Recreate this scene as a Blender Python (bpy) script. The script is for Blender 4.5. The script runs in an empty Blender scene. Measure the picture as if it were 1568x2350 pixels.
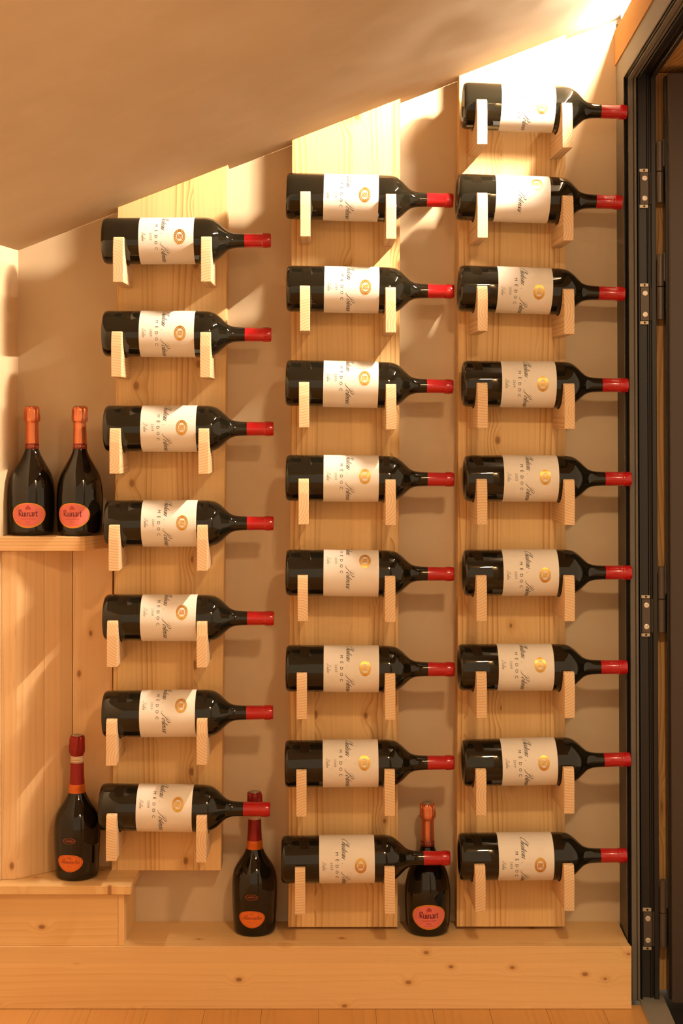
import bpy, bmesh, math, random
from mathutils import Vector, Matrix, Euler

# ------------------------------------------------------------------ camera, light, exposure
scene = bpy.context.scene
COL = scene.collection
F, VX, VY, D = 3300.0, 760.0, 968.0, 3.40      # focal length in px, foot of the wall normal in px, camera to back wall (m)

cam_data = bpy.data.cameras.new('camera')
cam = bpy.data.objects.new('camera', cam_data); COL.objects.link(cam)
cam.location = (0, -D, 0); cam.rotation_euler = (math.pi / 2, 0, 0)
cam_data.sensor_fit = 'VERTICAL'; cam_data.sensor_height = 36.0
cam_data.lens = F / 2350 * 36
cam_data.shift_x = (784 - VX) / 2350
cam_data.shift_y = -(1175 - VY) / 2350
cam_data.clip_start = 0.05
scene.camera = cam

world = bpy.data.worlds.new('world'); scene.world = world
world.use_nodes = True
world.node_tree.nodes['Background'].inputs[0].default_value = (1.0, 0.69, 0.40, 1)
world.node_tree.nodes['Background'].inputs[1].default_value = 0.47

STRIP_W = 600.0
LAMP_W = 8000.0
ROOM_W = 190.0                                   # emission of the light strip
STRIP_C = (1.0, 0.83, 0.62)
scene.view_settings.view_transform = 'Standard'
scene.view_settings.look = 'None'
scene.view_settings.gamma = 1.0
scene.view_settings.use_curve_mapping = False
scene.view_settings.exposure = 1.0
try:
    scene.cycles.use_denoising = True
    scene.cycles.use_light_tree = False
    scene.cycles.use_adaptive_sampling = True
    scene.cycles.adaptive_threshold = 0.045
    scene.cycles.adaptive_min_samples = 24
    scene.cycles.sample_clamp_indirect = 3.0
    scene.cycles.max_bounces = 5
    scene.cycles.diffuse_bounces = 4
except Exception:
    pass

def P(px, py, y):
    """photo pixel -> world point on the plane at depth y"""
    d = D + y
    return Vector(((px - VX) / F * d, y, -(py - VY) / F * d))

# ------------------------------------------------------------------ object helpers
def link(name, me, mats, parent=None, smooth=False):
    o = bpy.data.objects.new(name, me); COL.objects.link(o)
    if mats is not None and not me.materials:
        for m in (mats if isinstance(mats, (list, tuple)) else [mats]):
            me.materials.append(m)
    if smooth:
        for p in me.polygons: p.use_smooth = True
    if parent: o.parent = parent
    return o
def empty(name, loc=(0, 0, 0)):
    o = bpy.data.objects.new(name, None); COL.objects.link(o); o.location = loc
    o.empty_display_size = 0.05
    return o
def tag(o, label=None, cat=None, group=None, kind=None):
    if label: o['label'] = label
    if cat: o['category'] = cat
    if group: o['group'] = group
    if kind: o['kind'] = kind
    return o
def mesh_from(verts, faces, name='m'):
    me = bpy.data.meshes.new(name); me.from_pydata([tuple(v) for v in verts], [], faces); me.update()
    return me
def bm_mesh(bm, name='m'):
    bmesh.ops.recalc_face_normals(bm, faces=bm.faces)
    me = bpy.data.meshes.new(name); bm.to_mesh(me); bm.free()
    return me
def prism(poly, vec, bevel=0.0, seg=2):
    """closed solid: 3D polygon extruded along vec"""
    bm = bmesh.new(); vec = Vector(vec)
    a = [bm.verts.new(Vector(p)) for p in poly]
    b = [bm.verts.new(Vector(p) + vec) for p in poly]
    n = len(poly)
    bm.faces.new(a); bm.faces.new(b[::-1])
    for i in range(n):
        bm.faces.new((a[i], b[i], b[(i + 1) % n], a[(i + 1) % n]))
    if bevel:
        bmesh.ops.recalc_face_normals(bm, faces=bm.faces)
        bmesh.ops.bevel(bm, geom=list(bm.edges), offset=bevel, segments=seg, affect='EDGES', profile=0.5, clamp_overlap=True)
    return bm_mesh(bm)
def box(x0, x1, y0, y1, z0, z1, bevel=0.0, seg=2):
    return prism([(x0, y0, z0), (x1, y0, z0), (x1, y1, z0), (x0, y1, z0)], (0, 0, z1 - z0), bevel, seg)
def lathe(prof, seg=48, wob=None):
    """profile of (z, r) turned about local Z; r=0 closes an end"""
    bm = bmesh.new(); rings = []
    for (z, r) in prof:
        if r < 1e-6:
            rings.append([bm.verts.new((0, 0, z))])
        else:
            ring = []
            for k in range(seg):
                a = 2 * math.pi * k / seg
                rr = r + (wob(z, a) if wob else 0)
                ring.append(bm.verts.new((rr * math.cos(a), rr * math.sin(a), z)))
            rings.append(ring)
    for A, B in zip(rings, rings[1:]):
        for k in range(seg):
            k2 = (k + 1) % seg
            if len(A) == 1 and len(B) == 1: continue
            if len(A) == 1: bm.faces.new((A[0], B[k2], B[k]))
            elif len(B) == 1: bm.faces.new((A[k], A[k2], B[0]))
            else: bm.faces.new((A[k], A[k2], B[k2], B[k]))
    return bm_mesh(bm)
def spline(pts, n=6):
    """Catmull-Rom through pts"""
    out = []
    P_ = [pts[0]] + list(pts) + [pts[-1]]
    for i in range(1, len(P_) - 2):
        p0, p1, p2, p3 = [Vector((*p, 0)) for p in P_[i - 1:i + 3]]
        for k in range(n):
            t = k / n
            out.append(0.5 * ((2 * p1) + (-p0 + p2) * t + (2 * p0 - 5 * p1 + 4 * p2 - p3) * t * t + (-p0 + 3 * p1 - 3 * p2 + p3) * t ** 3))
    out.append(Vector((*pts[-1], 0)))
    return [(v.x, v.y) for v in out]
def interp(prof, z):
    for (z0, r0), (z1, r1) in zip(prof, prof[1:]):
        if z0 <= z <= z1 and z1 > z0:
            return r0 + (r1 - r0) * (z - z0) / (z1 - z0)
    return prof[-1][1]

# ------------------------------------------------------------------ materials
class NT:
    def __init__(s, name):
        s.m = bpy.data.materials.new(name); s.m.use_nodes = True
        s.t = s.m.node_tree; s.t.nodes.clear()
        s.out = s.n('ShaderNodeOutputMaterial'); s.b = s.n('ShaderNodeBsdfPrincipled')
        s.l(s.b.outputs[0], s.out.inputs[0])
    def n(s, k, **kw):
        nd = s.t.nodes.new(k)
        for a, v in kw.items(): setattr(nd, a, v)
        return nd
    def l(s, a, b): s.t.links.new(a, b)
    def put(s, sock, v):
        if hasattr(v, 'is_output') or hasattr(v, 'links'): s.l(v, sock)
        else: sock.default_value = v
    def math(s, op, a, b=0.0, c=None, clamp=False):
        nd = s.n('ShaderNodeMath', operation=op, use_clamp=clamp)
        s.put(nd.inputs[0], a); s.put(nd.inputs[1], b)
        if c is not None: s.put(nd.inputs[2], c)
        return nd.outputs[0]
    def comb(s, x, y, z):
        nd = s.n('ShaderNodeCombineXYZ')
        for i, v in enumerate((x, y, z)): s.put(nd.inputs[i], v)
        return nd.outputs[0]
    def noise(s, vec, scale=1.0, detail=2.0, rough=0.5, dist=0.0):
        nd = s.n('ShaderNodeTexNoise'); s.put(nd.inputs['Vector'], vec)
        nd.inputs['Scale'].default_value = scale; nd.inputs['Detail'].default_value = detail
        nd.inputs['Roughness'].default_value = rough; nd.inputs['Distortion'].default_value = dist
        return nd.outputs[0]
    def smooth(s, v, lo, hi, o0=0.0, o1=1.0):
        nd = s.n('ShaderNodeMapRange', interpolation_type='SMOOTHSTEP')
        s.put(nd.inputs[0], v)
        for i, k in enumerate((lo, hi, o0, o1)): nd.inputs[i + 1].default_value = k
        return nd.outputs[0]
    def mix(s, f, a, b, mode='MIX'):
        nd = s.n('ShaderNodeMix', data_type='RGBA', blend_type=mode)
        s.put(nd.inputs[0], f)
        for i, v in ((6, a), (7, b)):
            if isinstance(v, tuple): nd.inputs[i].default_value = (*v, 1)
            else: s.l(v, nd.inputs[i])
        return nd.outputs[2]
    def bump(s, h, strength=0.2, dist=0.002):
        nd = s.n('ShaderNodeBump'); nd.inputs['Strength'].default_value = strength; nd.inputs['Distance'].default_value = dist
        s.l(h, nd.inputs['Height']); s.l(nd.outputs[0], s.b.inputs['Normal'])

def plain(name, col, rough=0.5, metal=0.0, coat=0.0, spec=0.5, emit=None, es=0.0):
    t = NT(name); b = t.b
    b.inputs['Base Color'].default_value = (*col, 1); b.inputs['Roughness'].default_value = rough
    b.inputs['Metallic'].default_value = metal; b.inputs['Coat Weight'].default_value = coat
    b.inputs['Coat Roughness'].default_value = 0.06
    b.inputs['Specular IOR Level'].default_value = spec
    if emit:
        b.inputs['Emission Color'].default_value = (*emit, 1); b.inputs['Emission Strength'].default_value = es
    return t.m

def wood(name, axis, light, dark, freq=95.0, lam=None, rings=0.5, knots=0.5, kd=(0.16, 0.30), rough=0.55,
         across=None, knot_col=(0.30, 0.13, 0.045), wave=0.018, endgrain=False, spec=0.3):
    """grain runs along `axis`; `across` is the other in-plane axis; lam = lamella width"""
    t = NT(name)
    tc = t.n('ShaderNodeTexCoord'); oi = t.n('ShaderNodeObjectInfo')
    sp = t.n('ShaderNodeSeparateXYZ'); t.l(tc.outputs['Object'], sp.inputs[0])
    ax = {'X': 0, 'Y': 1, 'Z': 2}
    rnd = oi.outputs['Random']
    G = t.math('ADD', sp.outputs[ax[axis]], t.math('MULTIPLY', rnd, 17.3))
    oth = [c for c in 'XYZ' if c != axis]
    across = across or oth[0]
    dep = [c for c in oth if c != across][0]
    A0 = sp.outputs[ax[across]]
    A = t.math('ADD', A0, t.math('MULTIPLY', rnd, 5.7))
    B = sp.outputs[ax[dep]]
    if lam:
        idx = t.math('FLOOR', t.math('DIVIDE', A, lam))
        wn = t.n('ShaderNodeTexWhiteNoise', noise_dimensions='1D'); t.l(idx, wn.inputs['W'])
        off = t.math('MULTIPLY', wn.outputs[0], 3.1)
        A2 = t.math('ADD', A, off); G2 = t.math('ADD', G, t.math('MULTIPLY', off, 4.0))
        tone = t.math('MULTIPLY_ADD', wn.outputs[0], 0.10, 0.95)
        fr = t.math('FRACT', t.math('DIVIDE', A, lam))
        seam = t.smooth(fr, 0.0, 0.012, 1.0, 0.0)
    else:
        A2, G2, tone, seam = A, G, None, None
    # knots
    vo = t.n('ShaderNodeTexVoronoi', voronoi_dimensions='2D', feature='F1')
    kv = t.comb(t.math('DIVIDE', A2, kd[0]), t.math('DIVIDE', G2, kd[1]), 0.0)
    t.l(kv, vo.inputs['Vector']); vo.inputs['Scale'].default_value = 1.0
    sc_ = t.n('ShaderNodeSeparateColor'); t.l(vo.outputs['Color'], sc_.inputs[0])
    exist = t.math('GREATER_THAN', sc_.outputs[0], 1.0 - knots)
    kr = t.math('MULTIPLY_ADD', sc_.outputs[1], 0.05, 0.034)
    kn = t.n('ShaderNodeMapRange', interpolation_type='SMOOTHSTEP')
    t.l(vo.outputs['Distance'], kn.inputs[0]); t.l(t.math('MULTIPLY', kr, 0.4), kn.inputs[1]); t.l(kr, kn.inputs[2])
    kn.inputs[3].default_value = 1.0; kn.inputs[4].default_value = 0.0
    knot = t.math('MULTIPLY', kn.outputs[0], exist)
    bulge = t.math('MULTIPLY', t.smooth(vo.outputs['Distance'], 0.0, 0.30, 1.0, 0.0), exist)
    # rings
    low = t.noise(t.comb(t.math('MULTIPLY', A2, 5.0), t.math('MULTIPLY', B, 3.0), t.math('MULTIPLY', G2, 0.9)), 1.0, 1.0)
    R = t.math('ADD', A2, t.math('MULTIPLY', t.math('SUBTRACT', low, 0.5), wave * 4))
    R = t.math('ADD', R, t.math('MULTIPLY', bulge, 0.018))
    if endgrain:
        bb = t.math('SUBTRACT', B, t.math('MULTIPLY_ADD', rnd, 0.26, -0.15))
        aa = t.math('SUBTRACT', A0, t.math('MULTIPLY_ADD', t.math('FRACT', t.math('MULTIPLY', rnd, 7.7)), 0.12, -0.06))
        R = t.math('SQRT', t.math('ADD', t.math('MULTIPLY', aa, aa), t.math('MULTIPLY', bb, bb)))
        R = t.math('ADD', R, t.math('MULTIPLY', low, 0.01))
    ph = t.math('FRACT', t.math('MULTIPLY', R, freq))
    ring = t.math('MULTIPLY', t.math('POWER', ph, 2.5), t.smooth(ph, 0.93, 1.0, 1.0, 0.0))
    clus = t.noise(t.comb(t.math('MULTIPLY', R, 16.0), 0.0, t.math('MULTIPLY', G2, 0.25)), 1.0, 0.0)
    clus = t.smooth(clus, 0.42, 0.66, 0.12, 1.0)
    if not endgrain: ring = t.math('MULTIPLY', ring, clus)
    fine = t.noise(t.comb(t.math('MULTIPLY', A2, 420.0), t.math('MULTIPLY', B, 300.0), t.math('MULTIPLY', G2, 7.0)), 1.0, 1.0)
    big = t.noise(t.comb(t.math('MULTIPLY', A2, 14.0), t.math('MULTIPLY', B, 8.0), t.math('MULTIPLY', G2, 1.6)), 1.0, 2.0)
    f = t.math('MULTIPLY', ring, rings)
    f = t.math('ADD', f, t.math('MULTIPLY', t.math('SUBTRACT', fine, 0.5), 0.32))
    f = t.math('ADD', f, t.math('MULTIPLY', t.math('SUBTRACT', big, 0.45), 0.55), clamp=True)
    col = t.mix(f, light, dark)
    if tone is not None:
        hsv = t.n('ShaderNodeHueSaturation'); t.l(col, hsv.inputs['Color']); t.l(tone, hsv.inputs['Value']); col = hsv.outputs[0]
        col = t.mix(t.math('MULTIPLY', seam, 0.30), col, dark)
    halo = t.math('MULTIPLY', t.smooth(vo.outputs['Distance'], 0.03, 0.15, 0.45, 0.0), exist)
    col = t.mix(halo, col, dark)
    col = t.mix(t.math('MULTIPLY', knot, 0.85), col, knot_col)
    t.l(col, t.b.inputs['Base Color'])
    t.b.inputs['Roughness'].default_value = rough
    t.b.inputs['Specular IOR Level'].default_value = spec
    return t.m

def plaster(name, col, col2, bump=0.25):
    t = NT(name); tc = t.n('ShaderNodeTexCoord')
    n1 = t.noise(tc.outputs['Object'], 5.0, 3.0, 0.6)
    n3 = t.noise(tc.outputs['Object'], 2.2, 2.0)
    t.l(t.mix(t.smooth(n1, 0.3, 0.7), col, col2), t.b.inputs['Base Color'])
    t.b.inputs['Roughness'].default_value = 0.75; t.b.inputs['Specular IOR Level'].default_value = 0.25
    t.bump(n3, bump, 0.012)
    return t.m

M = {}
SPRUCE_L, SPRUCE_D = (0.81, 0.545, 0.255), (0.57, 0.285, 0.08)
M['board'] = wood('spruce_board', 'Z', SPRUCE_L, SPRUCE_D, 85, lam=0.088, rings=1.25, knots=0.6, kd=(0.12, 0.19), across='X')
M['peg'] = wood('spruce_peg', 'Y', (0.82, 0.60, 0.375), (0.60, 0.35, 0.14), 165, rings=0.95, knots=0.0, across='X', endgrain=True)
M['bench'] = wood('spruce_bench', 'X', SPRUCE_L, SPRUCE_D, 70, lam=0.145, rings=0.35, knots=0.75, kd=(0.085, 0.13), across='Z')
M['bench_top'] = wood('spruce_bench_top', 'X', SPRUCE_L, SPRUCE_D, 70, lam=0.16, rings=0.35, knots=0.5, kd=(0.09, 0.13), across='Y')
M['panel'] = wood('spruce_panel', 'Z', (0.79, 0.535, 0.285), (0.60, 0.33, 0.12), 60, lam=0.064, rings=0.5, knots=0.55, kd=(0.085, 0.15), across='X')
M['shelf'] = wood('pine_shelf', 'X', (0.80, 0.52, 0.26), (0.50, 0.26, 0.085), 135, rings=1.0, knots=0.1, across='Z', wave=0.004)
M['wall_wood'] = wood('pale_wall_wood', 'Z', (0.82, 0.62, 0.40), (0.70, 0.46, 0.24), 60, rings=0.3, knots=0.3, across='Y')
M['beam'] = wood('pine_beam', 'Y', (0.42, 0.225, 0.085), (0.24, 0.11, 0.03), 160, rings=1.0, knots=0.1, across='Z', wave=0.004, spec=0.05, rough=0.8)
M['outer_wood'] = wood('pine_strip', 'Z', (0.62, 0.35, 0.13), (0.30, 0.13, 0.035), 120, rings=1.0, knots=0.6, kd=(0.06, 0.35), across='X', wave=0.03)
M['floor'] = wood('oak_floor', 'Y', (0.62, 0.33, 0.11), (0.42, 0.19, 0.05), 60, rings=0.4, knots=0.1, across='X', rough=0.3)
M['plaster'] = plaster('plaster_wall', (0.69, 0.55, 0.375), (0.65, 0.51, 0.335), 0.10)
M['ceiling'] = plaster('plaster_ceiling', (0.70, 0.585, 0.44), (0.65, 0.54, 0.40), 0.25)
M['glass'] = plain('dark_bottle_glass', (0.010, 0.0085, 0.005), 0.035, spec=0.55)
M['punt'] = plain('bottle_base_glass', (0.020, 0.026, 0.012), 0.12, spec=0.6)
M['black_glass'] = plain('champagne_glass', (0.007, 0.005, 0.003), 0.03, spec=0.55)
M['capsule'] = plain('red_capsule', (0.46, 0.006, 0.010), 0.24, coat=0.4)
M['label'] = plain('cream_label', (0.84, 0.79, 0.72), 0.65, spec=0.2)
M['ink'] = plain('dark_ink', (0.022, 0.017, 0.014), 0.6, spec=0.2)
M['grey_ink'] = plain('grey_ink', (0.20, 0.165, 0.14), 0.6, spec=0.2)
M['gold'] = plain('gold_foil', (0.78, 0.46, 0.10), 0.33, metal=0.85)
M['copper'] = plain('copper_foil', (0.80, 0.26, 0.12), 0.27, metal=0.75)
M['copper_dark'] = plain('neck_band_red', (0.24, 0.030, 0.018), 0.35, metal=0.3)
M['pink'] = plain('coral_label', (0.80, 0.185, 0.15), 0.38)
M['gold_rim'] = plain('gold_rim', (0.80, 0.36, 0.04), 0.28, metal=0.7)
M['ruby_ink'] = plain('dark_red_ink', (0.13, 0.006, 0.012), 0.5)
M['crest_ink'] = plain('crest_red_ink', (0.50, 0.055, 0.045), 0.45)
M['red_foil'] = plain('dark_red_foil', (0.28, 0.014, 0.012), 0.36, metal=0.35)
M['orange_foil'] = plain('orange_band', (0.72, 0.17, 0.025), 0.35, metal=0.4)
M['orange'] = plain('orange_label', (0.75, 0.165, 0.022), 0.42)
M['cream_band'] = plain('cream_band', (0.72, 0.58, 0.40), 0.5)
M['cap_disc'] = plain('tin_disc', (0.45, 0.40, 0.34), 0.35, metal=0.7)
M['frame'] = plain('anthracite_frame', (0.16, 0.14, 0.115), 0.65, spec=0.15)
M['jamb'] = plain('black_jamb', (0.018, 0.014, 0.012), 0.36)
M['gasket'] = plain('black_gasket', (0.012, 0.011, 0.011), 0.30)
M['door'] = plain('dark_brown_door', (0.055, 0.036, 0.026), 0.42)
M['hinge'] = plain('dark_hinge', (0.100, 0.076, 0.060), 0.40, metal=0.2)
M['clip'] = plain('hinge_clip_metal', (0.60, 0.50, 0.36), 0.35, metal=0.5)
M['screw'] = plain('screw_head', (0.78, 0.70, 0.60), 0.30, metal=0.6)
M['sill'] = plain('grey_threshold', (0.34, 0.31, 0.26), 0.45, metal=0.3)
M['led'] = plain('led_diffuser', (1, 1, 1), 0.5, emit=STRIP_C, es=STRIP_W)
M['alu'] = plain('led_channel', (0.7, 0.68, 0.65), 0.4, metal=0.8)

# ------------------------------------------------------------------ room shell
Z_BENCH = -(2114 - VY) / F * D                    # bench top
Z_FLOOR = -1.322
XL = P(42, 0, 0).x                                # left corner at back wall
XR = P(1418, 0, 0).x                              # right end of back wall
ZC0 = P(0, 575, 0).z                              # ceiling height at left corner
SLOPE = (P(0, 46, 0).z - ZC0) / (P(1415, 0, 0).x - XL)
SKL = 0.08
SK = 0.056                                        # side walls splay by this much per metre
FRONT = -2.3                                      # shell reaches this far towards the viewer
def ceil_z(x): return ZC0 + SLOPE * (x - XL)

w = link('wall_back', prism([(XL - 0.3, 0, Z_FLOOR - .1), (XR + .0075, 0, Z_FLOOR - .1), (XR - .004, 0, .94), (XR + .05, 0, .94), (XR + .05, 0, 1.25), (XL - .3, 0, 1.25)], (0, .08, 0)), M['plaster'])
tag(w, 'beige plastered back wall behind the bottle racks', kind='structure')
xa, xb = XL, XL - SKL * -FRONT
w = link('wall_left', prism([(xa, 0.0, Z_FLOOR), (xb, FRONT, Z_FLOOR), (xb - 0.06, FRONT, Z_FLOOR), (xa - 0.06, 0.0, Z_FLOOR)], (0, 0, 2.2)), M['wall_wood'])
tag(w, 'pale wood-clad left wall', kind='structure')
ceil_poly = []
x0, x1 = XL - 0.45, XR + 0.10
c = link('ceiling', prism([(x0, 0.08, ceil_z(x0)), (x1, 0.08, ceil_z(x1)), (x1, 0.08, ceil_z(x1) + 0.12), (x0, 0.08, ceil_z(x0) + 0.12)], (0, FRONT - 0.08, 0)), M['ceiling'])
tag(c, 'sloping beige plaster ceiling rising to the right', kind='structure')

fl = link('floor', box(-2.2, 2.4, -3.6, 0.1, Z_FLOOR - 0.06, Z_FLOOR - 0.022), M['jamb'])
tag(fl, 'honey-coloured wooden plank floor', kind='structure')
pw = 0.128
pm = box(-pw / 2 + 0.0002, pw / 2 - 0.0002, -0.95, -0.14, -0.022, 0.0, 0.0006, 1)
for k in range(13):
    o = link('floor_plank', pm, M['floor'], fl)
    o.location = (-0.86 + k * pw, 0.0, Z_FLOOR)
o = link('floor_planks', box(-2.2, 2.4, -3.6, -0.955, Z_FLOOR - 0.022, Z_FLOOR), M['floor'], fl); tag(o, kind='stuff')

# ------------------------------------------------------------------ right wall with the door (local s towards viewer, n outwards, z up)
SD = Vector((-SK, -1, 0)).normalized(); ND = Vector((SD.y * -1, SD.x, 0)).normalized()
W0 = Vector((XR, 0, 0))
LEAN = -0.0045
def DW(s, n, z):
    p = W0 + SD * s + ND * n
    return Vector((p.x + LEAN * z, p.y, z))
def s_of(px, n):
    """distance along the wall at which local depth n shows at photo column px (mid height)"""
    lo, hi = -0.1, 1.2
    for _ in range(50):
        m = (lo + hi) / 2; p = DW(m, n, 0)
        if VX + F * p.x / (D + p.y) < px: lo = m
        else: hi = m
    return lo
def n_of(px, s):
    lo, hi = -0.1, 0.6
    for _ in range(50):
        m = (lo + hi) / 2; p = DW(s, m, 0)
        if VX + F * p.x / (D + p.y) < px: lo = m
        else: hi = m
    return lo
def dz(py, s, n):
    p = DW(s, n, 0); return -(py - VY) / F * (D + p.y)

door = empty('door_1', (XR, 0, Z_FLOOR)); tag(door, 'dark metal door frame with an open dark brown door', kind='structure')
door.matrix_world = Matrix.Translation((0, 0, 0)); door.location = (0, 0, 0)
S_END = 1.9
def sweep(name, prof, mat, zb=Z_FLOOR):
    """prof: (s, n, h) - stile line at s, header line h below the outer top; mitred corner"""
    zt0 = dz(152, 0, 0)
    V, Fc = [], []
    for (s, n, h) in prof:
        V += [DW(s, n, zb), DW(s, n, zt0 - h), DW(S_END, n, zt0 - h)]
    for i in range(len(prof) - 1):
        a, b = 3 * i, 3 * i + 3
        Fc += [(a, b, b + 1, a + 1), (a + 1, b + 1, b + 2, a + 2)]
    bm = bmesh.new(); bm.from_mesh(mesh_from(V, Fc))
    bmesh.ops.recalc_face_normals(bm, faces=bm.faces)
    return link(name, bm_mesh(bm), mat, door)
s1 = s_of(1434.5, 0)
H1 = 0.055
n1, n2, n3, n4, n5, nC = [n_of(px, s1) for px in (1444.5, 1456, 1464, 1472, 1497, 1508)]
def band(name, pts, mat):
    return sweep(name, [(s1 + ds, n, H1 + ds) for ds, n in pts], mat)
sweep('frame_moulding', [(-0.012, 0.030, -0.012), (-0.002, 0.0, 0.0), (s1 - .001, 0.0, H1 - .001), (s1, 0.001, H1)], M['frame'])
band('gasket', [(0, .001), (-.004, .0025), (-.003, n1 * .45), (.001, n1 * .6), (-.001, n1 * .85), (-.006, n1)], M['gasket'])
band('inner_moulding', [(-.006, n1), (.002, n1 + .0004), (.003, n1 + .001), (.003, n2 - .001), (.002, n2), (-.004, n2 + .0003), (-.004, n2 + .0018), (.001, n2 + .0022), (.002, n2 + .003), (.002, n3 - .001), (.001, n3)], M['frame'])
band('inner_gasket', [(.001, n3), (-.003, n3 + .001), (.004, n3 + .003), (.003, n4 - .002), (-.010, n4)], M['gasket'])
band('jamb', [(-.010, n4), (-.010, n5 - .009), (-.007, n5 - .007), (-.007, n5 - .005), (-.011, n5 - .003), (-.011, n5), (.0, n5 + .0004), (.001, n5 + .001), (.001, nC - .001), (0, nC), (-.06, nC)], M['jamb'])
nA = n4
sJ = s1 - .010
# timber around the opening
z_top_wall = dz(72, 0, 0)
b = link('trim_1', prism([DW(0.0, -0.003, dz(152, 0, 0) + .0005), DW(S_END, -0.003, dz(152, 0, 0) + .0005), DW(S_END, -0.003, z_top_wall), DW(0, -0.003, z_top_wall)], ND * 0.09), M['beam'])
tag(b, 'rough orange timber beam above the door frame', kind='structure')
b = link('trim_5', prism([DW(-.02, 0.030, z_top_wall - .002), DW(S_END, 0.030, z_top_wall - .002), DW(S_END, 0.030, 1.3), DW(-.02, 0.030, 1.3)], ND * 0.06), M['beam'])
tag(b, 'timber backing of the light cove above the beam', kind='structure')
b = link('trim_2', prism([DW(0.0, 0.003, Z_FLOOR), DW(0.010, 0.003, Z_FLOOR), DW(0.010, 0.003, dz(152, 0, 0)), DW(0, 0.003, dz(152, 0, 0))], ND * 0.03), M['beam'])
tag(b, 'thin orange timber edge between wall and door frame', kind='structure')
nW = n_of(1500, 0.0)
b = link('trim_3', prism([DW(.085, nC + 0.001, Z_FLOOR + 0.015), DW(.085, nC + 0.10, Z_FLOOR + 0.015), DW(.085, nC + 0.10, 0.803), DW(.085, nC + 0.001, 0.803)], -SD * 0.03), M['outer_wood'])
tag(b, 'narrow knotty timber strip seen behind the hinges', kind='structure')
b = link('trim_4', prism([DW(0.035, nC + 0.004, 0.806), DW(S_END, nC + 0.004, 0.806), DW(S_END, nC + 0.5, 0.806), DW(0.035, nC + 0.5, 0.806)], (0, 0, 0.25)), M['outer_wood'])
tag(b, 'brown timber soffit beyond the open door', kind='structure')
b = link('wall_right', prism([DW(S_END, 0.0, Z_FLOOR), DW(2.4, 0.0, Z_FLOOR), DW(2.4, 0.0, 1.3), DW(S_END, 0.0, 1.3)], ND * 0.12), M['plaster'])
tag(b, 'plastered right wall on the near side of the door', kind='structure')
b = link('wall_blocker', prism([DW(0.0, nC + 0.005, Z_FLOOR), DW(0.0, 0.9, Z_FLOOR), DW(0.0, 0.9, 1.3), DW(0.0, nC + 0.005, 1.3)], -SD * 0.05), M['outer_wood'])  # unseen panel, added behind the doorway to keep the world light out
tag(b, 'unseen timber wall added beyond the door to block the world light', kind='structure')
# threshold
b = link('threshold', prism([DW(0.09, nA - 0.01, Z_FLOOR), DW(S_END, nA - 0.01, Z_FLOOR), DW(S_END, nC + 0.012, Z_FLOOR), DW(0.09, nC + 0.012, Z_FLOOR)], (0, 0, 0.004), 0.001, 1), M['sill'], door)
# door leaf, swung open to the outside
sL = 0.150
nL = n_of(1537, sL)
leaf = link('door_leaf', prism([DW(sL, nL, Z_FLOOR + 0.008), DW(sL, nL + 0.80, Z_FLOOR + 0.008), DW(sL, nL + 0.80, dz(166, sL, nL)), DW(sL, nL, dz(166, sL, nL))], -SD * 0.06, 0.004, 2), M['door'], door)
nE = n_of(1529, sL - 0.02)
link('leaf_edge', prism([DW(sL - 0.015, nE, Z_FLOOR + 0.012), DW(sL - 0.015, nL + 0.01, Z_FLOOR + 0.012), DW(sL - 0.015, nL + 0.01, dz(170, sL, nL)), DW(sL - 0.015, nE, dz(170, sL, nL))], -SD * 0.03, 0.001, 1), M['gasket'], leaf)
def cyl_mesh(r, h, seg=20, bev=0.0):
    return lathe([(0, 0), (0, r - bev), (bev, r), (h - bev, r), (h, r - bev), (h, 0)], seg)
screw_me = lathe([(0, 0.0062), (0.0012, 0.006), (0.0016, 0.005), (0.0016, 0.0022), (0.0006, 0.0018), (0.0006, 0)], 16)
ry = Matrix(((ND.x, 0, SD.x), (ND.y, 0, SD.y), (0, 1, 0))).to_4x4()      # local Z -> towards viewer along the wall
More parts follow.
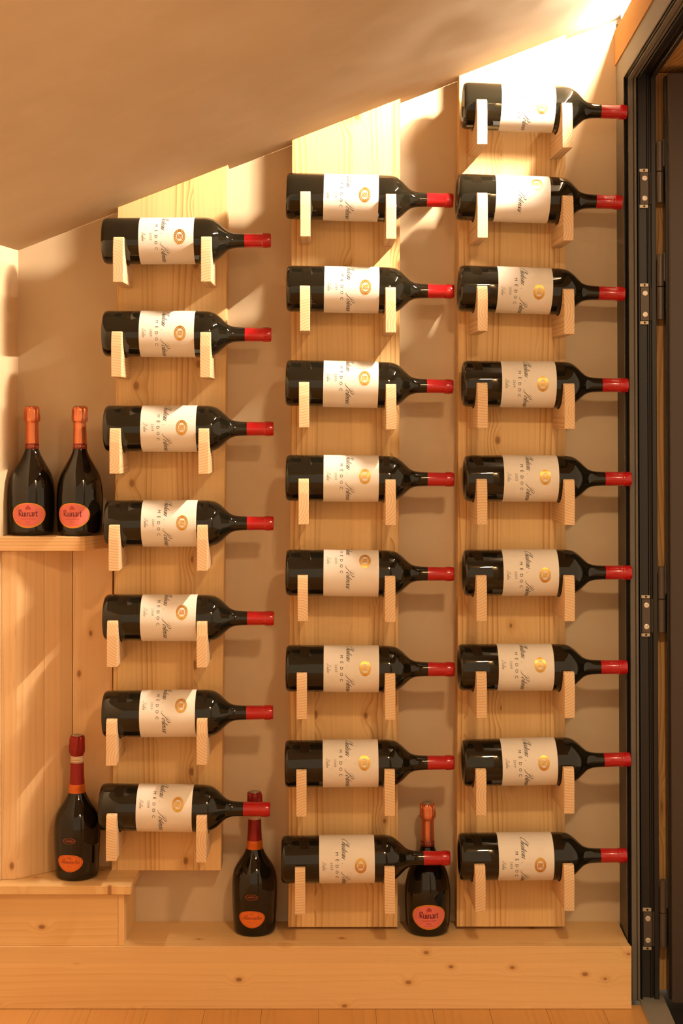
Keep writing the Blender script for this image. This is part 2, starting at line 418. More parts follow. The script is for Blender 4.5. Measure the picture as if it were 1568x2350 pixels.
for (ya, yb, flip) in ((388, 478, 1), (651, 745, 1), (1366, 1461, 0), (2084, 2180, 0)):
    sH = sJ + 0.006
    na, nb = n_of(1471, sH), n_of(1491, sH)
    zt, zb_ = dz(ya + 8, sH, na), dz(yb - 9, sH, na)
    hg = link('hinge', prism([DW(sH - 0.004, na, zb_), DW(sH - 0.004, nb, zb_), DW(sH - 0.004, nb, zt), DW(sH - 0.004, na, zt)], SD * 0.008, 0.0008, 1), M['hinge'], door)
    for (z0, z1) in ((zt + 0.0008, zt + 0.0085), (zb_ - 0.0085, zb_ - 0.0008)):
        link('clip', prism([DW(sH - 0.004, na - 0.001, z0), DW(sH - 0.004, nb - 0.001, z0), DW(sH - 0.004, nb - 0.001, z1), DW(sH - 0.004, na - 0.001, z1)], SD * 0.006, 0.0006, 1), M['clip'], hg)
        zc = (z0 + z1) / 2
        o = link('clip_screw', lathe([(0, 0.0026), (0.0006, 0.0022), (0.0006, 0)], 10), M['jamb'], hg)
        o.matrix_local = Matrix.Translation(DW(sH + 0.002, (na + nb) / 2, zc)) @ ry
    for zf in (0.185, 0.815):
        o = link('screw', screw_me, M['screw'], hg)
        o.matrix_local = Matrix.Translation(DW(sH + 0.004, (na + nb) / 2 + 0.0008, zb_ + (zt - zb_) * zf)) @ ry
    n2, n3 = n_of(1492, sH), n_of(1506, sH)
    link('hinge_arm', prism([DW(sH - 0.006, n2, zb_), DW(sH - 0.006, n3, zb_), DW(sH + 0.002, n3, zb_), DW(sH + 0.002, n2 + 0.006, zb_), DW(sH - 0.002, n2, zb_)], (0, 0, zt - zb_), 0.001, 1), M['hinge'], hg)
    hk = zt - zb_
    rk = 0.0085
    nk = n_of(1517.5, sH + 0.006)
    o = link('knuckle', cyl_mesh(rk, hk * 0.97, 20, 0.001), M['hinge'], hg); o.location = DW(sH + 0.006, nk, zb_ + 0.002)
    o = link('knuckle', cyl_mesh(rk, hk * 0.94, 20, 0.001), M['hinge'], hg); o.location = DW(sH + 0.006, nk, zt + 0.001)
    link('leaf_plate', prism([DW(sH + 0.002, nk + 0.006, zt + 0.012), DW(sH + 0.002, n_of(1531, sH + 0.006), zt + 0.012), DW(sH + 0.012, n_of(1531, sH + 0.006), zt + 0.012), DW(sH + 0.012, nk + 0.006, zt + 0.012)], (0, 0, hk * 0.86), 0.001, 1), M['hinge'], hg)

# light strip along the top of the timber beam, where ceiling and right wall meet
led = empty('led_strip'); tag(led, 'bright warm light strip along the ceiling edge above the door', 'light')
la, lb = 0.06, 0.44
def bar(n0, n1, za, zb):
    z0 = z_top_wall
    return prism([DW(la, n0, z0 + za), DW(la, n1, z0 + za), DW(la, n1, z0 + zb), DW(la, n0, z0 + zb)], DW(lb, 0, z0) - DW(la, 0, z0))
link('channel', bar(0.0045, 0.014, 0.0003, 0.0235), M['alu'], led)
link('diffuser', mesh_from([DW(la, .004, z_top_wall + .0115), DW(lb, .004, z_top_wall + .0115), DW(lb, .004, z_top_wall + .0225), DW(la, .004, z_top_wall + .0225)], [(0, 1, 2, 3)]), M['led'], led)

# stronger bar lamp further along the same cove, out of the frame
lamp = empty('bar_lamp'); tag(lamp, 'bright bar lamp set in the cove behind the timber beam', 'lamp')
M['lamp'] = plain('lamp_diffuser', (1, 1, 1), 0.5, emit=STRIP_C, es=LAMP_W)
la, lb = 0.46, 0.78
link('housing', bar(0.0045, 0.014, 0.0003, 0.0245), M['alu'], lamp)
link('diffuser', mesh_from([DW(la, .004, z_top_wall + .0110), DW(lb, .004, z_top_wall + .0110), DW(lb, .004, z_top_wall + .0235), DW(la, .004, z_top_wall + .0235)], [(0, 1, 2, 3)]), M['lamp'], lamp)

# round ceiling lamp of the room, above and in front of the racks
rl = empty('ceiling_lamp', (.46, -2.0, ceil_z(.46) - .012)); rl.rotation_euler = (0, -math.atan(SLOPE), 0)
tag(rl, 'round warm ceiling lamp in the room in front of the racks', 'lamp')
M['room_lamp'] = plain('room_lamp_diffuser', (1, 1, 1), 0.5, emit=(1.0, 0.70, 0.40), es=ROOM_W)
link('housing', lathe([(.010, 0), (.010, .105), (-.012, .108), (-.016, .100), (-.010, .096), (-.008, 0)], 40), M['alu'], rl, True)
link('diffuser', lathe([(-.0085, .094), (-.0100, .080), (-.0105, 0)], 32), M['room_lamp'], rl, True)

# ------------------------------------------------------------------ bench, step box, corner cladding, shelf
yF = -0.164
zb = Z_BENCH
bench = empty('bench'); tag(bench, 'low pale spruce bench along the foot of the wall', 'bench')
xr_f = P(1450, 0, yF).x; xr_b = P(1419, 0, 0).x - 0.001
xl_ = -0.90
xlb, xlf = XL + 0.0008, XL - SKL * 0.164 + 0.0008
link('top_board', prism([(xlb, -0.001, zb - 0.03), (xlf + .002, yF + .0285, zb - 0.03), (xr_f - .0032, yF + .0285, zb - 0.03), (xr_b, -0.001, zb - 0.03)], (0, 0, 0.03), 0.0004, 1), M['bench_top'], bench)
link('front_board', prism([(xlf, yF, Z_FLOOR + 0.0005), (xr_f, yF, Z_FLOOR + 0.0005), (xr_f, yF, zb), (xlf, yF, zb)], (-.003, 0.028, 0), 0.0008, 1), M['bench'], bench)

ZS = -(2033 - VY) / F * (D - 0.175)
step = empty('step_box'); tag(step, 'small pale wooden step box with lid standing on the left end of the bench', 'box')
xs_f = P(285, 0, -0.160).x
xs_b = xs_f + 0.0035
lid_r = P(300, 0, -0.175).x
link('lid', prism([(xlb, -0.002, ZS - 0.020), (XL - SKL * 0.175 + 0.0008, -0.175, ZS - 0.020), (lid_r, -0.175, ZS - 0.020), (lid_r + 0.002, -0.002, ZS - 0.020)], (0, 0, 0.020), 0.0015), M['bench_top'], step)
link('front_panel', prism([(XL - SKL * 0.160 + 0.0008, -0.160, zb + 0.0005), (xs_f - 0.014, -0.160, zb + 0.0005), (xs_f - 0.014, -0.160, ZS - 0.0205), (XL - SKL * 0.160 + 0.0008, -0.160, ZS - 0.0205)], (0, 0.016, 0), 0.0006, 1), M['bench'], step)
link('side_panel', prism([(xs_f - 0.0135, -0.160, zb + 0.0005), (xs_f, -0.160, zb + 0.0005), (xs_b, -0.003, zb + 0.0005), (xs_b - 0.0135, -0.003, zb + 0.0005)], (0, 0, ZS - 0.0205 - zb - 0.0005), 0.0006, 1), M['board'], step)

ZSH = -(1232 - VY) / F * (D - 0.148)               # shelf top
clad = empty('corner_cladding'); tag(clad, 'orange-toned spruce panels boxing in the corner under the shelf', 'panelling')
zA, zB = ZS + 0.0005, ZSH - 0.034
pA = P(38, 0, -0.129); pB = P(166, 0, -0.039)
zh = zB - zA
dirB = (pB - pA); dirB.z = 0; dirB.normalize(); nB_ = Vector((-dirB.y, dirB.x, 0))
def vpan(name, p, q, th):
    """upright panel from p to q (front line), thickness th backwards"""
    d = (Vector(q) - Vector(p)); L = d.length; ang = math.atan2(d.y, d.x)
    o = link(name, box(0, L, 0, th, 0, zh, 0.0006, 1), M['panel'], clad)
    o.location = (p[0], p[1], zA); o.rotation_euler = (0, 0, ang)
    return o
a0 = Vector((XL - SKL * 0.135 + 0.0008, -0.133, 0))
vpan('panel', a0, Vector((pA.x, pA.y, 0)), 0.018)
mid = Vector((pA.x, pA.y, 0)).lerp(Vector((pB.x, pB.y, 0)), 0.49)
vpan('panel', Vector((pA.x, pA.y, 0)), mid - dirB * 0.0004, 0.018)
vpan('panel', mid + dirB * 0.0004, Vector((pB.x, pB.y, 0)), 0.018)
vpan('panel', Vector((pB.x + 0.0005, -0.038, 0)), Vector((P(256, 0, -0.06).x - 0.0015, -0.038, 0)), 0.02)

sx = [(XL + 0.0008, -0.002), (XL - SKL * 0.148 + 0.0008, -0.148), (P(182, 0, -0.148).x, -0.148), (P(195, 0, -0.140).x, -0.140), (P(250, 0, -0.064).x - 0.004, -0.064), (P(250, 0, -0.064).x - 0.004, -0.002)]
shelf = link('corner_shelf', prism([(x, y, ZSH - 0.0325) for x, y in sx], (0, 0, 0.0325), 0.002), M['shelf'])
tag(shelf, 'thick pine corner shelf carrying two champagne bottles', 'shelf')

# ------------------------------------------------------------------ lettering: strokes and type
def ribbon(strokes, wmin, wmax, nib=None):
    """list of polylines -> flat verts/faces; width grows on down strokes, or follows a broad nib"""
    V, Fc = [], []
    for st in strokes:
        pts = spline(st, 5) if len(st) > 2 else [tuple(st[0]), ((st[0][0] + st[1][0]) / 2, (st[0][1] + st[1][1]) / 2), tuple(st[1])]
        base = len(V); n = len(pts)
        for i, p in enumerate(pts):
            a = pts[max(0, i - 1)]; b = pts[min(n - 1, i + 1)]
            dx, dy = b[0] - a[0], b[1] - a[1]; L = math.hypot(dx, dy) or 1
            if nib:
                ang, wn = nib
                ox, oy = math.cos(ang) * wn / 2, math.sin(ang) * wn / 2
                ex, ey = -dy / L * wmin / 2, dx / L * wmin / 2
                if ox * ex + oy * ey < 0: ex, ey = -ex, -ey
                ox, oy = ox + ex, oy + ey
            else:
                wd = wmin + (wmax - wmin) * max(0.0, -dy / L) ** 1.3 if dy < 0 else wmin
                if i in (0, n - 1): wd = wmin
                ox, oy = -dy / L * wd / 2, dx / L * wd / 2
            V += [(p[0] + ox, p[1] + oy), (p[0] - ox, p[1] - oy)]
        for i in range(n - 1):
            q = base + 2 * i
            Fc.append((q, q + 1, q + 3, q + 2))
    return V, Fc
SCRIPT = {
 'C': ([[(1.35, 1.75), (1.55, 1.95), (1.45, 2.35), (.95, 2.3), (.4, 1.7), (.1, .9), (.25, .15), (.75, -.05), (1.3, .35)], [(1.35, 1.75), (1.15, 1.6), (1.05, 1.85)]], 1.30),
 'h': ([[(0, .2), (.45, 1.2), (.75, 2.1), (.62, 2.25), (.45, 1.7), (.4, 0)], [(.4, .4), (.7, .9), (.95, .95), (1.0, .6), (.98, .15), (1.12, 0), (1.3, .2)]], 1.18),
 'a': ([[(.8, .8), (.5, 1), (.15, .7), (.1, .25), (.35, 0), (.65, .35), (.85, .95)], [(.85, 1.0), (.8, .2), (.95, 0), (1.12, .2)]], 1.02),
 't': ([[(0, .2), (.35, 1.0), (.5, 1.75)], [(.5, 1.75), (.42, .9), (.4, .25), (.55, 0), (.75, .2)], [(.2, 1.15), (.78, 1.2)]], 0.66),
 'e': ([[(0, .3), (.5, .55), (.7, .8), (.5, 1), (.2, .75), (.15, .25), (.4, 0), (.75, .25)]], 0.70),
 'u': ([[(0, .6), (.15, 1), (.2, .85), (.15, .25), (.35, 0), (.65, .4), (.8, 1)], [(.8, 1), (.75, .2), (.9, 0), (1.05, .2)]], 0.98),
 'P': ([[(.80, 2.15), (.62, 1.2), (.42, .2), (.1, -.25), (-.3, -.15), (-.35, .1)], [(-.05, 1.5), (-.05, 2.0), (.5, 2.5), (1.2, 2.45), (1.5, 2.0), (1.3, 1.45), (.85, 1.2), (.68, 1.35)]], 1.35),
 'o': ([[(.45, 1), (.15, .7), (.15, .2), (.45, 0), (.75, .3), (.75, .75), (.45, 1), (.6, .75), (.92, .85)]], 0.84),
 'n': ([[(0, .6), (.15, 1), (.2, .8), (.15, 0)], [(.15, .4), (.5, .95), (.7, .95), (.75, .6), (.72, .15), (.85, 0), (1.02, .2)]], 0.94),
 's': ([[(0, .2), (.3, .7), (.45, 1.15)], [(.45, 1.15), (.42, .75), (.65, .4), (.5, .05), (.15, .05)]], 0.66),
 'c': ([[(.72, .8), (.55, 1), (.2, .75), (.15, .25), (.4, 0), (.75, .25)]], 0.72),
 'D': ([[(.75, 2.0), (.5, .9), (.2, .1), (-.1, .15), (.2, 0), (.9, .15), (1.4, 1.0), (1.1, 1.9), (.3, 2.1), (-.15, 1.6)]], 1.5),
 'l': ([[(0, .2), (.5, 1.3), (.62, 2.0), (.45, 2.05), (.35, 1.2), (.33, .2), (.5, 0), (.68, .2)]], 0.6),
 'A': ([[(-.1, .1), (.2, 0), (.7, 1.0), (1.1, 2.0)], [(1.1, 2.0), (1.15, 1.0), (1.15, .15), (1.35, .05), (1.5, .25)], [(.35, .8), (1.25, .85)]], 1.4),
 'x': ([[(.05, .9), (.2, 1), (.5, .1), (.7, .05)], [(.75, 1), (.35, .5), (0, 0)]], 0.75),
 'd': ([[(.75, .8), (.5, 1), (.15, .7), (.1, .25), (.35, 0), (.65, .35), (.85, .95)], [(1.0, 2.0), (.9, 1.0), (.82, .2), (.95, 0), (1.12, .2)]], 1.02),
 'r': ([[(0, .6), (.2, 1.05), (.45, .95)], [(.38, .95), (.35, 0)], [(.4, .95), (.6, .95)]], 0.58),
 '^': ([[(.3, 1.3), (.55, 1.65), (.8, 1.3)]], 0.0),
 '.': ([[(.1, .25), (.1, .0)]], 0.9), ' ': ([], 0.55),
}
def script_text(txt, xh, slant=0.55, wmin=0.05, wmax=0.2):
    """-> flat verts centred on u, baseline v=0"""
    V, Fc, x = [], [], 0.0
    for ch in txt:
        g, adv = SCRIPT[ch]
        v, f = ribbon([[(px + x + slant * py, py) for px, py in s] for s in g], wmin, wmax)
        b = len(V); V += v; Fc += [tuple(i + b for i in q) for q in f]; x += adv
    return [((vx - x / 2 - slant * 0.5) * xh, vy * xh) for vx, vy in V], Fc
def type_text(txt, h, xscale=1.0, shear=0.0, spacing=1.0, bold=0.0):
    """built-in typeface -> flat verts, centred, cap height about h"""
    cu = bpy.data.curves.new('t', 'FONT'); cu.body = txt; cu.align_x = 'CENTER'; cu.size = 1.0
    cu.shear = shear; cu.space_character = spacing; cu.offset = bold; cu.resolution_u = 2
    ob = bpy.data.objects.new('t', cu); COL.objects.link(ob)
    dg = bpy.context.evaluated_depsgraph_get()
    me = bpy.data.meshes.new_from_object(ob.evaluated_get(dg))
    V = [(v.co.x * xscale * h / 0.70, v.co.y * h / 0.70) for v in me.vertices]
    Fc = [tuple(p.vertices) for p in me.polygons]
    bpy.data.objects.remove(ob); bpy.data.meshes.remove(me)
    return V, Fc
def merge(*parts):
    V, Fc = [], []
    for (v, f, du, dv) in parts:
        b = len(V); V += [(a + du, c + dv) for a, c in v]; Fc += [tuple(i + b for i in q) for q in f]
    return V, Fc
def disc(a, b, n=40, rings=4, hole=0.0, rfun=None):
    """flat ellipse (or ring) grid"""
    V, Fc = [], []
    start = 0 if not hole else 0
    for r in range(rings + 1):
        q = hole + (1 - hole) * r / rings
        for k in range(n):
            t = 2 * math.pi * k / n
            m = rfun(t) if rfun else 1.0
            V.append((a * q * math.cos(t) * m, b * q * math.sin(t) * (m if rfun else 1.0)))
    for r in range(rings):
        for k in range(n):
            k2 = (k + 1) % n
            Fc.append((r * n + k, r * n + k2, (r + 1) * n + k2, (r + 1) * n + k))
    return V, Fc
def rect(w, h, nu=4, nv=1):
    V = [(-w / 2 + w * i / nu, -h / 2 + h * j / nv) for j in range(nv + 1) for i in range(nu + 1)]
    Fc = [(j * (nu + 1) + i, j * (nu + 1) + i + 1, (j + 1) * (nu + 1) + i + 1, (j + 1) * (nu + 1) + i) for j in range(nv) for i in range(nu)]
    return V, Fc
def wrap(flat, rad, zc, off):
    """flat print (u right, v up) wrapped on a turned surface of radius rad(z)"""
    V, Fc = flat; out = []
    R0 = rad(zc)
    for u, v in V:
        z = zc + v; r = rad(z) + off; a = u / R0
        out.append((r * math.cos(a), r * math.sin(a), z))
    me = mesh_from(out, Fc)
    return me

# ------------------------------------------------------------------ wine bottle (local Z = base to neck, +X = front of label)
RB = 0.0525
prof = [(.014, 0), (.0135, .012), (.010, .026), (.004, .036), (.0008, .041), (0, .0445), (.0006, .0475), (.003, .0503), (.007, .0519), (.012, RB), (.08, RB), (.16, RB)]
sh = spline([(.228, RB), (.240, .0521), (.254, .0492), (.267, .0412), (.279, .0302), (.288, .0225), (.297, .0186), (.308, .0167), (.328, .0157)], 5)
body_prof = prof + sh + [(.384, .0148), (.386, .0135), (.386, 0)]
wine_body = lathe(body_prof, 64)
cap_prof = [(.3275, .0160), (.3675, .0155), (.3682, .0158), (.3695, .0166), (.372, .0169), (.380, .0168), (.3825, .0165), (.3845, .0160), (.3875, .0158), (.3888, .0148), (.3888, .004), (.3885, 0)]
wine_cap = lathe(cap_prof, 40)
half = math.radians(128)
LV, LF = [], []
nu, nv = 48, 3
for j in range(nv + 1):
    for i in range(nu + 1):
        a = -half + 2 * half * i / nu
        LV.append(((RB + .00035) * math.cos(a), (RB + .00035) * math.sin(a), .0870 + .1265 * j / nv))
for j in range(nv):
    for i in range(nu):
        q = j * (nu + 1) + i
        LF.append((q, q + 1, q + nu + 2, q + nu + 1))
wine_label = mesh_from(LV, LF)
rw = lambda z: RB
chat = merge((*script_text('Château'.replace('â', 'a'), .0073, .72), -.0405, 0), (*script_text('.', .0068), -.003, 0), (*script_text('Potensac', .0073, .72), .0435, 0))
hat = ribbon([[(0, 0), (.0019, .0022), (.0038, 0)]], .0005, .0009)
chat = merge((*chat, 0, 0), (*hat, -.049, .0092))
ink = [(*chat, 0, .1390)]
for i, ch in enumerate('MÉDOC'):
    ink.append((*type_text(ch, .0066, 1.08), (i - 2) * .0135, .1245))
wine_ink = wrap(merge(*ink), rw, 0, .0006)
wine_grey = wrap(merge((*type_text('2009', .0054, .92, spacing=1.25), 0, .1125), (*script_text('Delon', .0042), 0, .0945)), rw, 0, .0006)
# emblem: gold ring, square and small marks
er = disc(.0172, .0133, 44, 2, hole=.60)
sq = rect(.0088, .0112)
bars = merge((*rect(.0006, .0136), -.0056, 0), (*rect(.0006, .0136), .0056, 0))
wine_emblem = wrap(merge((*er, 0, 0), (*sq, 0, 0), (*bars, 0, 0)), rw, .1815, .0006)
marks = [ribbon([[(-.0022, .003), (.001, .0036), (.002, .0012), (-.001, -.0012), (-.0026, -.0034), (.0024, -.003)]], .0004, .0009)]
mk = [(*marks[0], 0, 0)]
for k in range(20):
    t = 2 * math.pi * (k + .5) / 20
    if abs(math.sin(t)) < .2: continue
    ca, sa = math.cos(t), math.sin(t)
    mk.append((*ribbon([[(.0126 * ca, .0098 * sa), (.0149 * ca, .0116 * sa)]], .0010, .0010), 0, 0))
wine_marks = wrap(merge(*mk), rw, .1815, .0009)

def wine_bottle(label, axis_a, axis_b, base_x, end_x, spin):
    """axis through two world points; base at world x = base_x"""
    root = empty('wine_bottle'); tag(root, label, 'wine bottle', 'red wine bottles lying on the racks')
    ax = (axis_b - axis_a).normalized()
    base = axis_a + ax * ((base_x - axis_a.x) / ax.x)
    sc_ = (end_x - base_x) / ax.x / .3888
    zx = ax; xx = Vector((0, -1, 0)); xx = (xx - zx * xx.dot(zx)).normalized(); yy = zx.cross(xx)
    rot = Matrix((xx, yy, zx)).transposed().to_4x4() @ Matrix.Rotation(spin, 4, 'Z')
    root.matrix_world = Matrix.Translation(base) @ rot @ Matrix.Diagonal((1, 1, sc_, 1))
    link('glass_body', wine_body, M['glass'], root, True)
    link('capsule', wine_cap, M['capsule'], root, True)
    lb = link('label', wine_label, M['label'], root, True)
    link('lettering', wine_ink, M['ink'], lb); link('small_lettering', wine_grey, M['grey_ink'], lb)
    em = link('emblem', wine_emblem, M['gold'], lb)
    link('emblem_marks', wine_marks, M['label'], lb)
    return root

# ------------------------------------------------------------------ racks
YB, YP = -0.060, -0.203            # board front, peg front
YC = -0.128                        # bottle axis
TH = 0.023
def peg_mesh(zoff=0.0):
    cut = .0547
    pts = [(YB, -.100), (YP, -.100), (YP - .001, -.060), (YP - .001, -.030), (YP + .003, -.006), (YP + .005, -.001), (YP + .008, .0015), (YC - cut - .0012, .0015)]
    for k in range(0, 19):
        a = math.pi + math.pi * k / 18
        pts.append((YC + cut * math.cos(a), cut * math.sin(a)))
    pts += [(YB, 0.0)]
    me = prism([(-TH / 2, y - YB, z) for y, z in pts], (TH, 0, 0), 0.0016, 2)
    return me
PEG = peg_mesh()
ROWNAMES = ['topmost', 'second from the top', 'third from the top', 'fourth from the top', 'fifth from the top', 'sixth from the top', 'seventh from the top', 'eighth from the top', 'lowest']
def rownames(n):
    r = ROWNAMES[:n]; r[-1] = 'lowest'; return r
racks = [
 dict(name='left', extra='beside the corner shelf', tl=270, tr=523, ty=474, bl=255.5, br=507.5, by=1998, rows=[
  (500, 606, 230, 622, 552, 543, 271, 473), (713, 820, 231, 623, 768, 764, 267, 471), (930, 1037, 234, 628, 984, 981, 263, 467),
  (1147, 1255, 236, 628, 1201, 1200, 261, 464), (1364, 1471, 233, 629, 1419, 1405, 257, 463), (1582, 1692, 231, 627, 1635, 1620, 255, 463), (1797, 1910, 223, 620, 1857, 1846, 255, 462)]),
 dict(name='middle', extra='between the other two', tl=670, tr=919, ty=320, bl=661.5, br=913, by=2128, rows=[
  (400, 508, 656, 1040, 460, 446, 701, 898), (612, 718, 657, 1042, 669, 658, 700, 897), (828, 936, 655, 1040, 887, 867, 698, 898), (1044, 1152, 655, 1042, 1100, 1093, 697, 897),
  (1261, 1369, 655, 1042, 1317, 1287, 695, 896), (1479, 1590, 655, 1043, 1536, 1534, 693, 896), (1696, 1807, 653, 1042, 1750, 1751, 692, 895), (1915, 2027, 645, 1033, 1969, 1987, 689, 895)]),
 dict(name='right', extra='next to the door', tl=1054, tr=1299, ty=175, bl=1048.5, br=1297, by=2127, rows=[
  (195, 302, 1057, 1438, 257, 243, 1107, 1303), (403, 511, 1044, 1427, 464, 423, 1108, 1305), (613, 720, 1048, 1433, 674, 669, 1108, 1307), (828, 936, 1057, 1441, 884, 881, 1108, 1308),
  (1044, 1152, 1061, 1448, 1099, 1095, 1107, 1308), (1260, 1368, 1059, 1449, 1314, 1320, 1106, 1308), (1476, 1586, 1048, 1439, 1531, 1526, 1106, 1308), (1692, 1803, 1057, 1446, 1743, 1752, 1105, 1307), (1909, 2020, 1049, 1438, 1963, 1985, 1103, 1307)]),
]
for R in racks:
    rack = empty('bottle_rack'); n = len(R['rows'])
    tag(rack, '%s tall pale spruce rack board with paired pegs, %s' % ({'left': 'leftmost', 'middle': 'middle', 'right': 'rightmost'}[R['name']], R['extra']), 'bottle rack', 'bottle racks on the back wall')
    tl = P(R['tl'], R['ty'], YB); trx = P(R['tr'], 0, YB).x; bl = P(R['bl'], R['by'], YB); br = P(R['br'], R['by'], YB)
    poly = [(bl.x, YB, bl.z), (br.x, YB, br.z), (trx, YB, ceil_z(trx) - .0006), (tl.x, YB, ceil_z(tl.x) - .0006)]
    link('back_board', prism(poly, (0, -YB - .0005, 0), 0.0012, 1), M['board'], rack)
    for (yt, yb, xb_, xe, yn, ye, pl, pr), rn in zip(R['rows'], rownames(n)):
        yc = (yt + yb) / 2; xm = xb_ + 150
        A = P(xm, yc, YC); B = P(xe - 20, yn, YC)
        dxp = abs(xb_ - VX) / F * RB
        bx_ = P(xb_, 0, YC).x + dxp * (1 if True else 0)
        ex_ = P(xe, 0, YC).x
        R_px = RB * F / (D + YC)
        el = math.atan((VY - yc) / F)
        spin = math.asin(max(-.9, min(.9, (ye - yc) / R_px))) + el
        wine_bottle('red-capped wine bottle, %s on the %s rack' % (rn, R['name']), A, B, bx_, ex_, spin)
        sl = (B.z - A.z) / (B.x - A.x)
        for pxp in (pl, pr):
            x_f = P(pxp, 0, YP).x
            yaw = math.radians(2.0 if R['name'] == 'right' else (1.0 if R['name'] == 'middle' else 0.0))
            o = link('peg', PEG, M['peg'], rack)
            x_b = x_f - math.tan(yaw) * (YB - YP)
            o.location = (x_b, YB - .0004, A.z + sl * (x_f - A.x) - .0005)
            o.rotation_euler = (0, 0, yaw)

# ------------------------------------------------------------------ champagne bottles
def crinkle(z, a):
    t = max(0.0, min(1.0, (z - .258) / .008))
    return t * (.0009 * math.sin(7 * a + 40 * z) + .0006 * math.sin(13 * a - 90 * z) + .0004 * math.sin(23 * a + 160 * z))
ru_body_prof = [(.010, 0), (.006, .030), (0.0, .042), (.0008, .0455), (.004, .0487)] + spline([(.010, .0500), (.050, .0525), (.085, .0530), (.115, .0505), (.140, .0440), (.160, .0335), (.179, .0227), (.193, .0168), (.199, .0156)], 5) + [(.292, .0140), (.292, 0)]
ru_body = lathe(ru_body_prof, 64)
ru_r = lambda z: interp(ru_body_prof[5:], z)
ru_foil = lathe([(.2100, .0158), (.230, .0152), (.255, .0147), (.259, .0150), (.2605, .0172), (.263, .0182), (.270, .0178), (.280, .0172), (.286, .0174), (.291, .0166), (.2945, .0148), (.2958, .012), (.2958, 0)], 64, crinkle)
ru_disc = lathe([(.2955, .0128), (.2968, .0122), (.2970, 0)], 32)
ru_band = lathe([(.1975, .0160), (.1978, .0164), (.2098, .0161), (.2101, .0157)], 48)
oval = lambda a, b, sk: [((x * (1 + sk * y / b)), y) for x, y in disc(a, b, 48, 5)[0]]
ov_f = disc(1, 1, 48, 5)[1]
ru_rim = wrap((oval(.0405, .0288, .05), ov_f), ru_r, .0470, .0006)
ru_lab = wrap((oval(.0375, .0262, .05), ov_f), ru_r, .0474, .0010)
BL = {  # broad-nib letters
 'R': ([[(.15, 1.5), (.15, .0)], [(0, 1.35), (.35, 1.55), (.7, 1.35), (.65, .95), (.25, .8)], [(.3, .8), (.55, .35), (.85, 0)]], 0.95),
 'u': ([[(.1, .95), (.1, .15), (.35, 0), (.55, .2)], [(.55, .95), (.55, .1), (.72, 0)]], 0.78),
 'i': ([[(.1, .95), (.1, .1), (.28, 0)], [(.08, 1.35), (.16, 1.25)]], 0.36),
 'n': ([[(.1, .95), (.1, 0)], [(.1, .75), (.4, .97), (.55, .75), (.55, .1), (.72, 0)]], 0.78),
 'a': ([[(.1, .9), (.4, .97), (.52, .7), (.52, .1), (.7, 0)], [(.5, .55), (.15, .4), (.1, .12), (.3, 0), (.5, .2)]], 0.76),
 'r': ([[(.1, .95), (.1, 0)], [(.1, .7), (.3, .95), (.5, .9)]], 0.54),
 't': ([[(.15, 1.3), (.15, .15), (.35, 0), (.5, .1)], [(0, .95), (.42, .95)]], 0.5),
}
def bl_text(txt, xh):
    V, Fc, x = [], [], 0
    for ch in txt:
        g, adv = BL[ch]
        v, f = ribbon([[(a + x, b) for a, b in s] for s in g], .05, .05, nib=(math.radians(25), .165))
        b0 = len(V); V += v; Fc += [tuple(i + b0 for i in q) for q in f]; x += adv
    return [((a - x / 2) * xh, b * xh) for a, b in V], Fc
ru_name = wrap(merge((*bl_text('Ruinart', .0094), 0, -.002)), ru_r, .0470, .0014)
ru_small = wrap(merge((*type_text('CHAMPAGNE', .0034, 1.0, spacing=1.15), 0, -.0095), (*type_text('Rosé', .0040, .9), 0, -.0165), (*rect(.024, .0006, 6), 0, -.0205),
                      (*disc(.0062, .0034, 20, 1, hole=.55), 0, .0172), (*disc(.0034, .0022, 14, 1), 0, .0172), (*rect(.0130, .0012, 4), 0, .0135), (*disc(.003, .0012, 12, 1), 0, .0215)), ru_r, .0470, .0014)
ru_year = wrap(merge((*type_text('1729', .0058, .95), 0, -.003), (*rect(.007, .0010), -.0145, 0), (*rect(.007, .0010), .0145, 0)), lambda z: .0163, .2038, .0003)
M['year_ink'] = plain('gold_ink', (0.62, 0.28, 0.16), 0.4)

al_h = .9515
al_body_prof = [(.010, 0), (.006, .030), (0.0, .043), (.0008, .0460), (.005, .0482)] + [(z * al_h, r) for z, r in spline([(.010, .0488), (.065, .0518), (.112, .0528), (.141, .0498), (.160, .0424), (.180, .0292), (.195, .0217), (.205, .0183), (.222, .0165)], 5)] + [(.315, .0130), (.315, 0)]
al_body = lathe(al_body_prof, 64)
al_r = lambda z: interp(al_body_prof[5:], z)
def crinkle2(z, a):
    t = max(0.0, min(1.0, (z - .278) / .006))
    return t * (.0010 * math.sin(6 * a) + .0005 * math.sin(11 * a - 90 * z))
al_or = lathe([(.1905, .0192), (.1915, .0194), (.2015, .0181), (.2020, .0184), (.2105, .0174)], 48)
al_foil = lathe([(.2100, .0172), (.225, .0162), (.262, .0150), (.275, .0149), (.279, .0162), (.284, .0184), (.292, .0184), (.305, .0176), (.315, .0172), (.3185, .0160), (.3205, .0135), (.3210, 0)], 60, crinkle2)
al_disc = lathe([(.3205, .0118), (.3222, .0112), (.3222, 0)], 28)
al_cream = lathe([(.2595, .0151), (.2598, .0155), (.2745, .0153), (.2748, .0148)], 48)
al_band_ink = wrap(merge((*rect(.050, .0006, 20), 0, .0050), (*rect(.050, .0006, 20), 0, -.0050), (*type_text('Laurent-Perrier', .0036, .8, shear=.25), 0, -.0015)), lambda z: .0155, .2670, .0003)
egg = [(x * (1 + .16 * y / .0195) * (1 if y > 0 else 1), y) for x, y in disc(.0305, .0198, 48, 5)[0]]
al_lab = wrap((egg, ov_f), al_r, .0415, .0006)
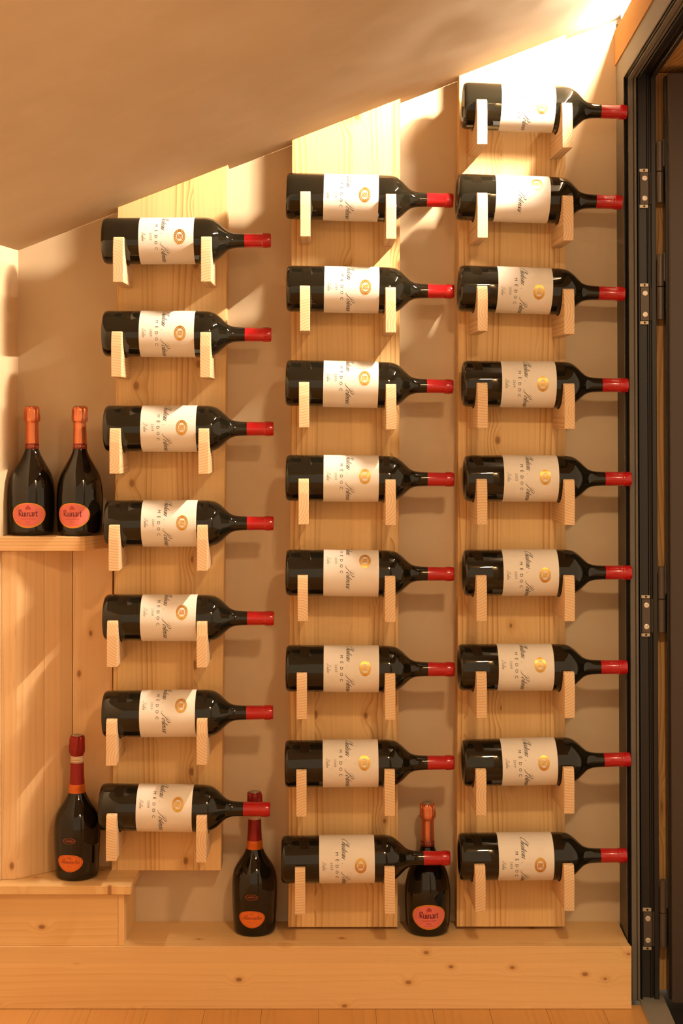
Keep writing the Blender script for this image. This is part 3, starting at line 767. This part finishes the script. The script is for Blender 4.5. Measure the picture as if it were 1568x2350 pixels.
al_ink = wrap(merge((*script_text('Alexandra', .0058, .35, .08, .2), 0, -.0005), (*rect(.010, .0012, 4), 0, .0130), (*rect(.017, .0005, 6), 0, .0100), (*rect(.012, .0005, 6), 0, -.0070)), al_r, .0415, .0010)
eggr = [(x * (1 + .16 * y / .0195), y) for x, y in disc(.0285, .0182, 48, 1, hole=.975)[0]]
al_line = wrap((eggr, disc(1, 1, 48, 1)[1]), al_r, .0415, .0010)
up = merge((*disc(.0150, .0068, 30, 1, hole=.86), 0, 0), (*rect(.021, .0016, 8), 0, .0002), (*rect(.0165, .0009, 6), 0, -.0030), (*rect(.014, .0009, 6), 0, .0033))
al_up = wrap(up, al_r, .0925, .0006)
M['amber_ink'] = plain('orange_print', (0.26, 0.05, 0.012), 0.45)
M['brown_ink'] = plain('brown_print', (0.36, 0.060, 0.012), 0.5)

def ruinart(label, loc, spin=0.0):
    root = empty('champagne_bottle', loc); root.rotation_euler = (0, 0, -math.pi / 2 + spin)
    tag(root, label, 'champagne bottle', 'champagne bottles standing around the racks')
    link('glass_body', ru_body, M['black_glass'], root, True)
    fo = link('foil', ru_foil, M['copper'], root, True); link('cap_disc', ru_disc, M['cap_disc'], fo, True)
    bd = link('neck_band', ru_band, M['copper_dark'], root, True); link('lettering', ru_year, M['year_ink'], bd)
    lb = link('label', ru_lab, M['pink'], root, True)
    link('label_rim', ru_rim, M['gold_rim'], lb, True)
    link('lettering', ru_name, M['ruby_ink'], lb); link('crest', ru_small, M['crest_ink'], lb)
    return root
def alexandra(label, loc, spin=0.0):
    root = empty('champagne_bottle', loc); root.rotation_euler = (0, 0, -math.pi / 2 + spin)
    tag(root, label, 'champagne bottle', 'champagne bottles standing around the racks')
    link('glass_body', al_body, M['black_glass'], root, True)
    fo = link('foil', al_foil, M['red_foil'], root, True); link('cap_disc', al_disc, M['cap_disc'], fo, True)
    link('neck_band', al_or, M['orange_foil'], root, True)
    cb = link('paper_band', al_cream, M['cream_band'], root, True); link('lettering', al_band_ink, M['brown_ink'], cb)
    lb = link('label', al_lab, M['orange'], root, True)
    link('lettering', al_ink, M['brown_ink'], lb); link('border_line', al_line, M['brown_ink'], lb)
    link('upper_print', al_up, M['amber_ink'], root)
    return root
def stand(px, zs, y): return Vector((P(px, 0, y).x, y, zs + .0003))
ruinart('copper-foiled champagne bottle with coral label, left of the two on the shelf', stand(73.5, ZSH, -.080), math.radians(2))
ruinart('copper-foiled champagne bottle with coral label, right of the two on the shelf', stand(183.5, ZSH, -.088), math.radians(-9))
alexandra('champagne bottle with dark red foil and orange label standing on the step box', stand(177, ZS, -.0985), math.radians(-10))
alexandra('champagne bottle with dark red foil and orange label standing on the bench between two racks', stand(584.5, zb, -.060), math.radians(-5))
ruinart('copper-foiled champagne bottle with coral label standing on the bench', stand(981.5, zb, -.060), math.radians(0))
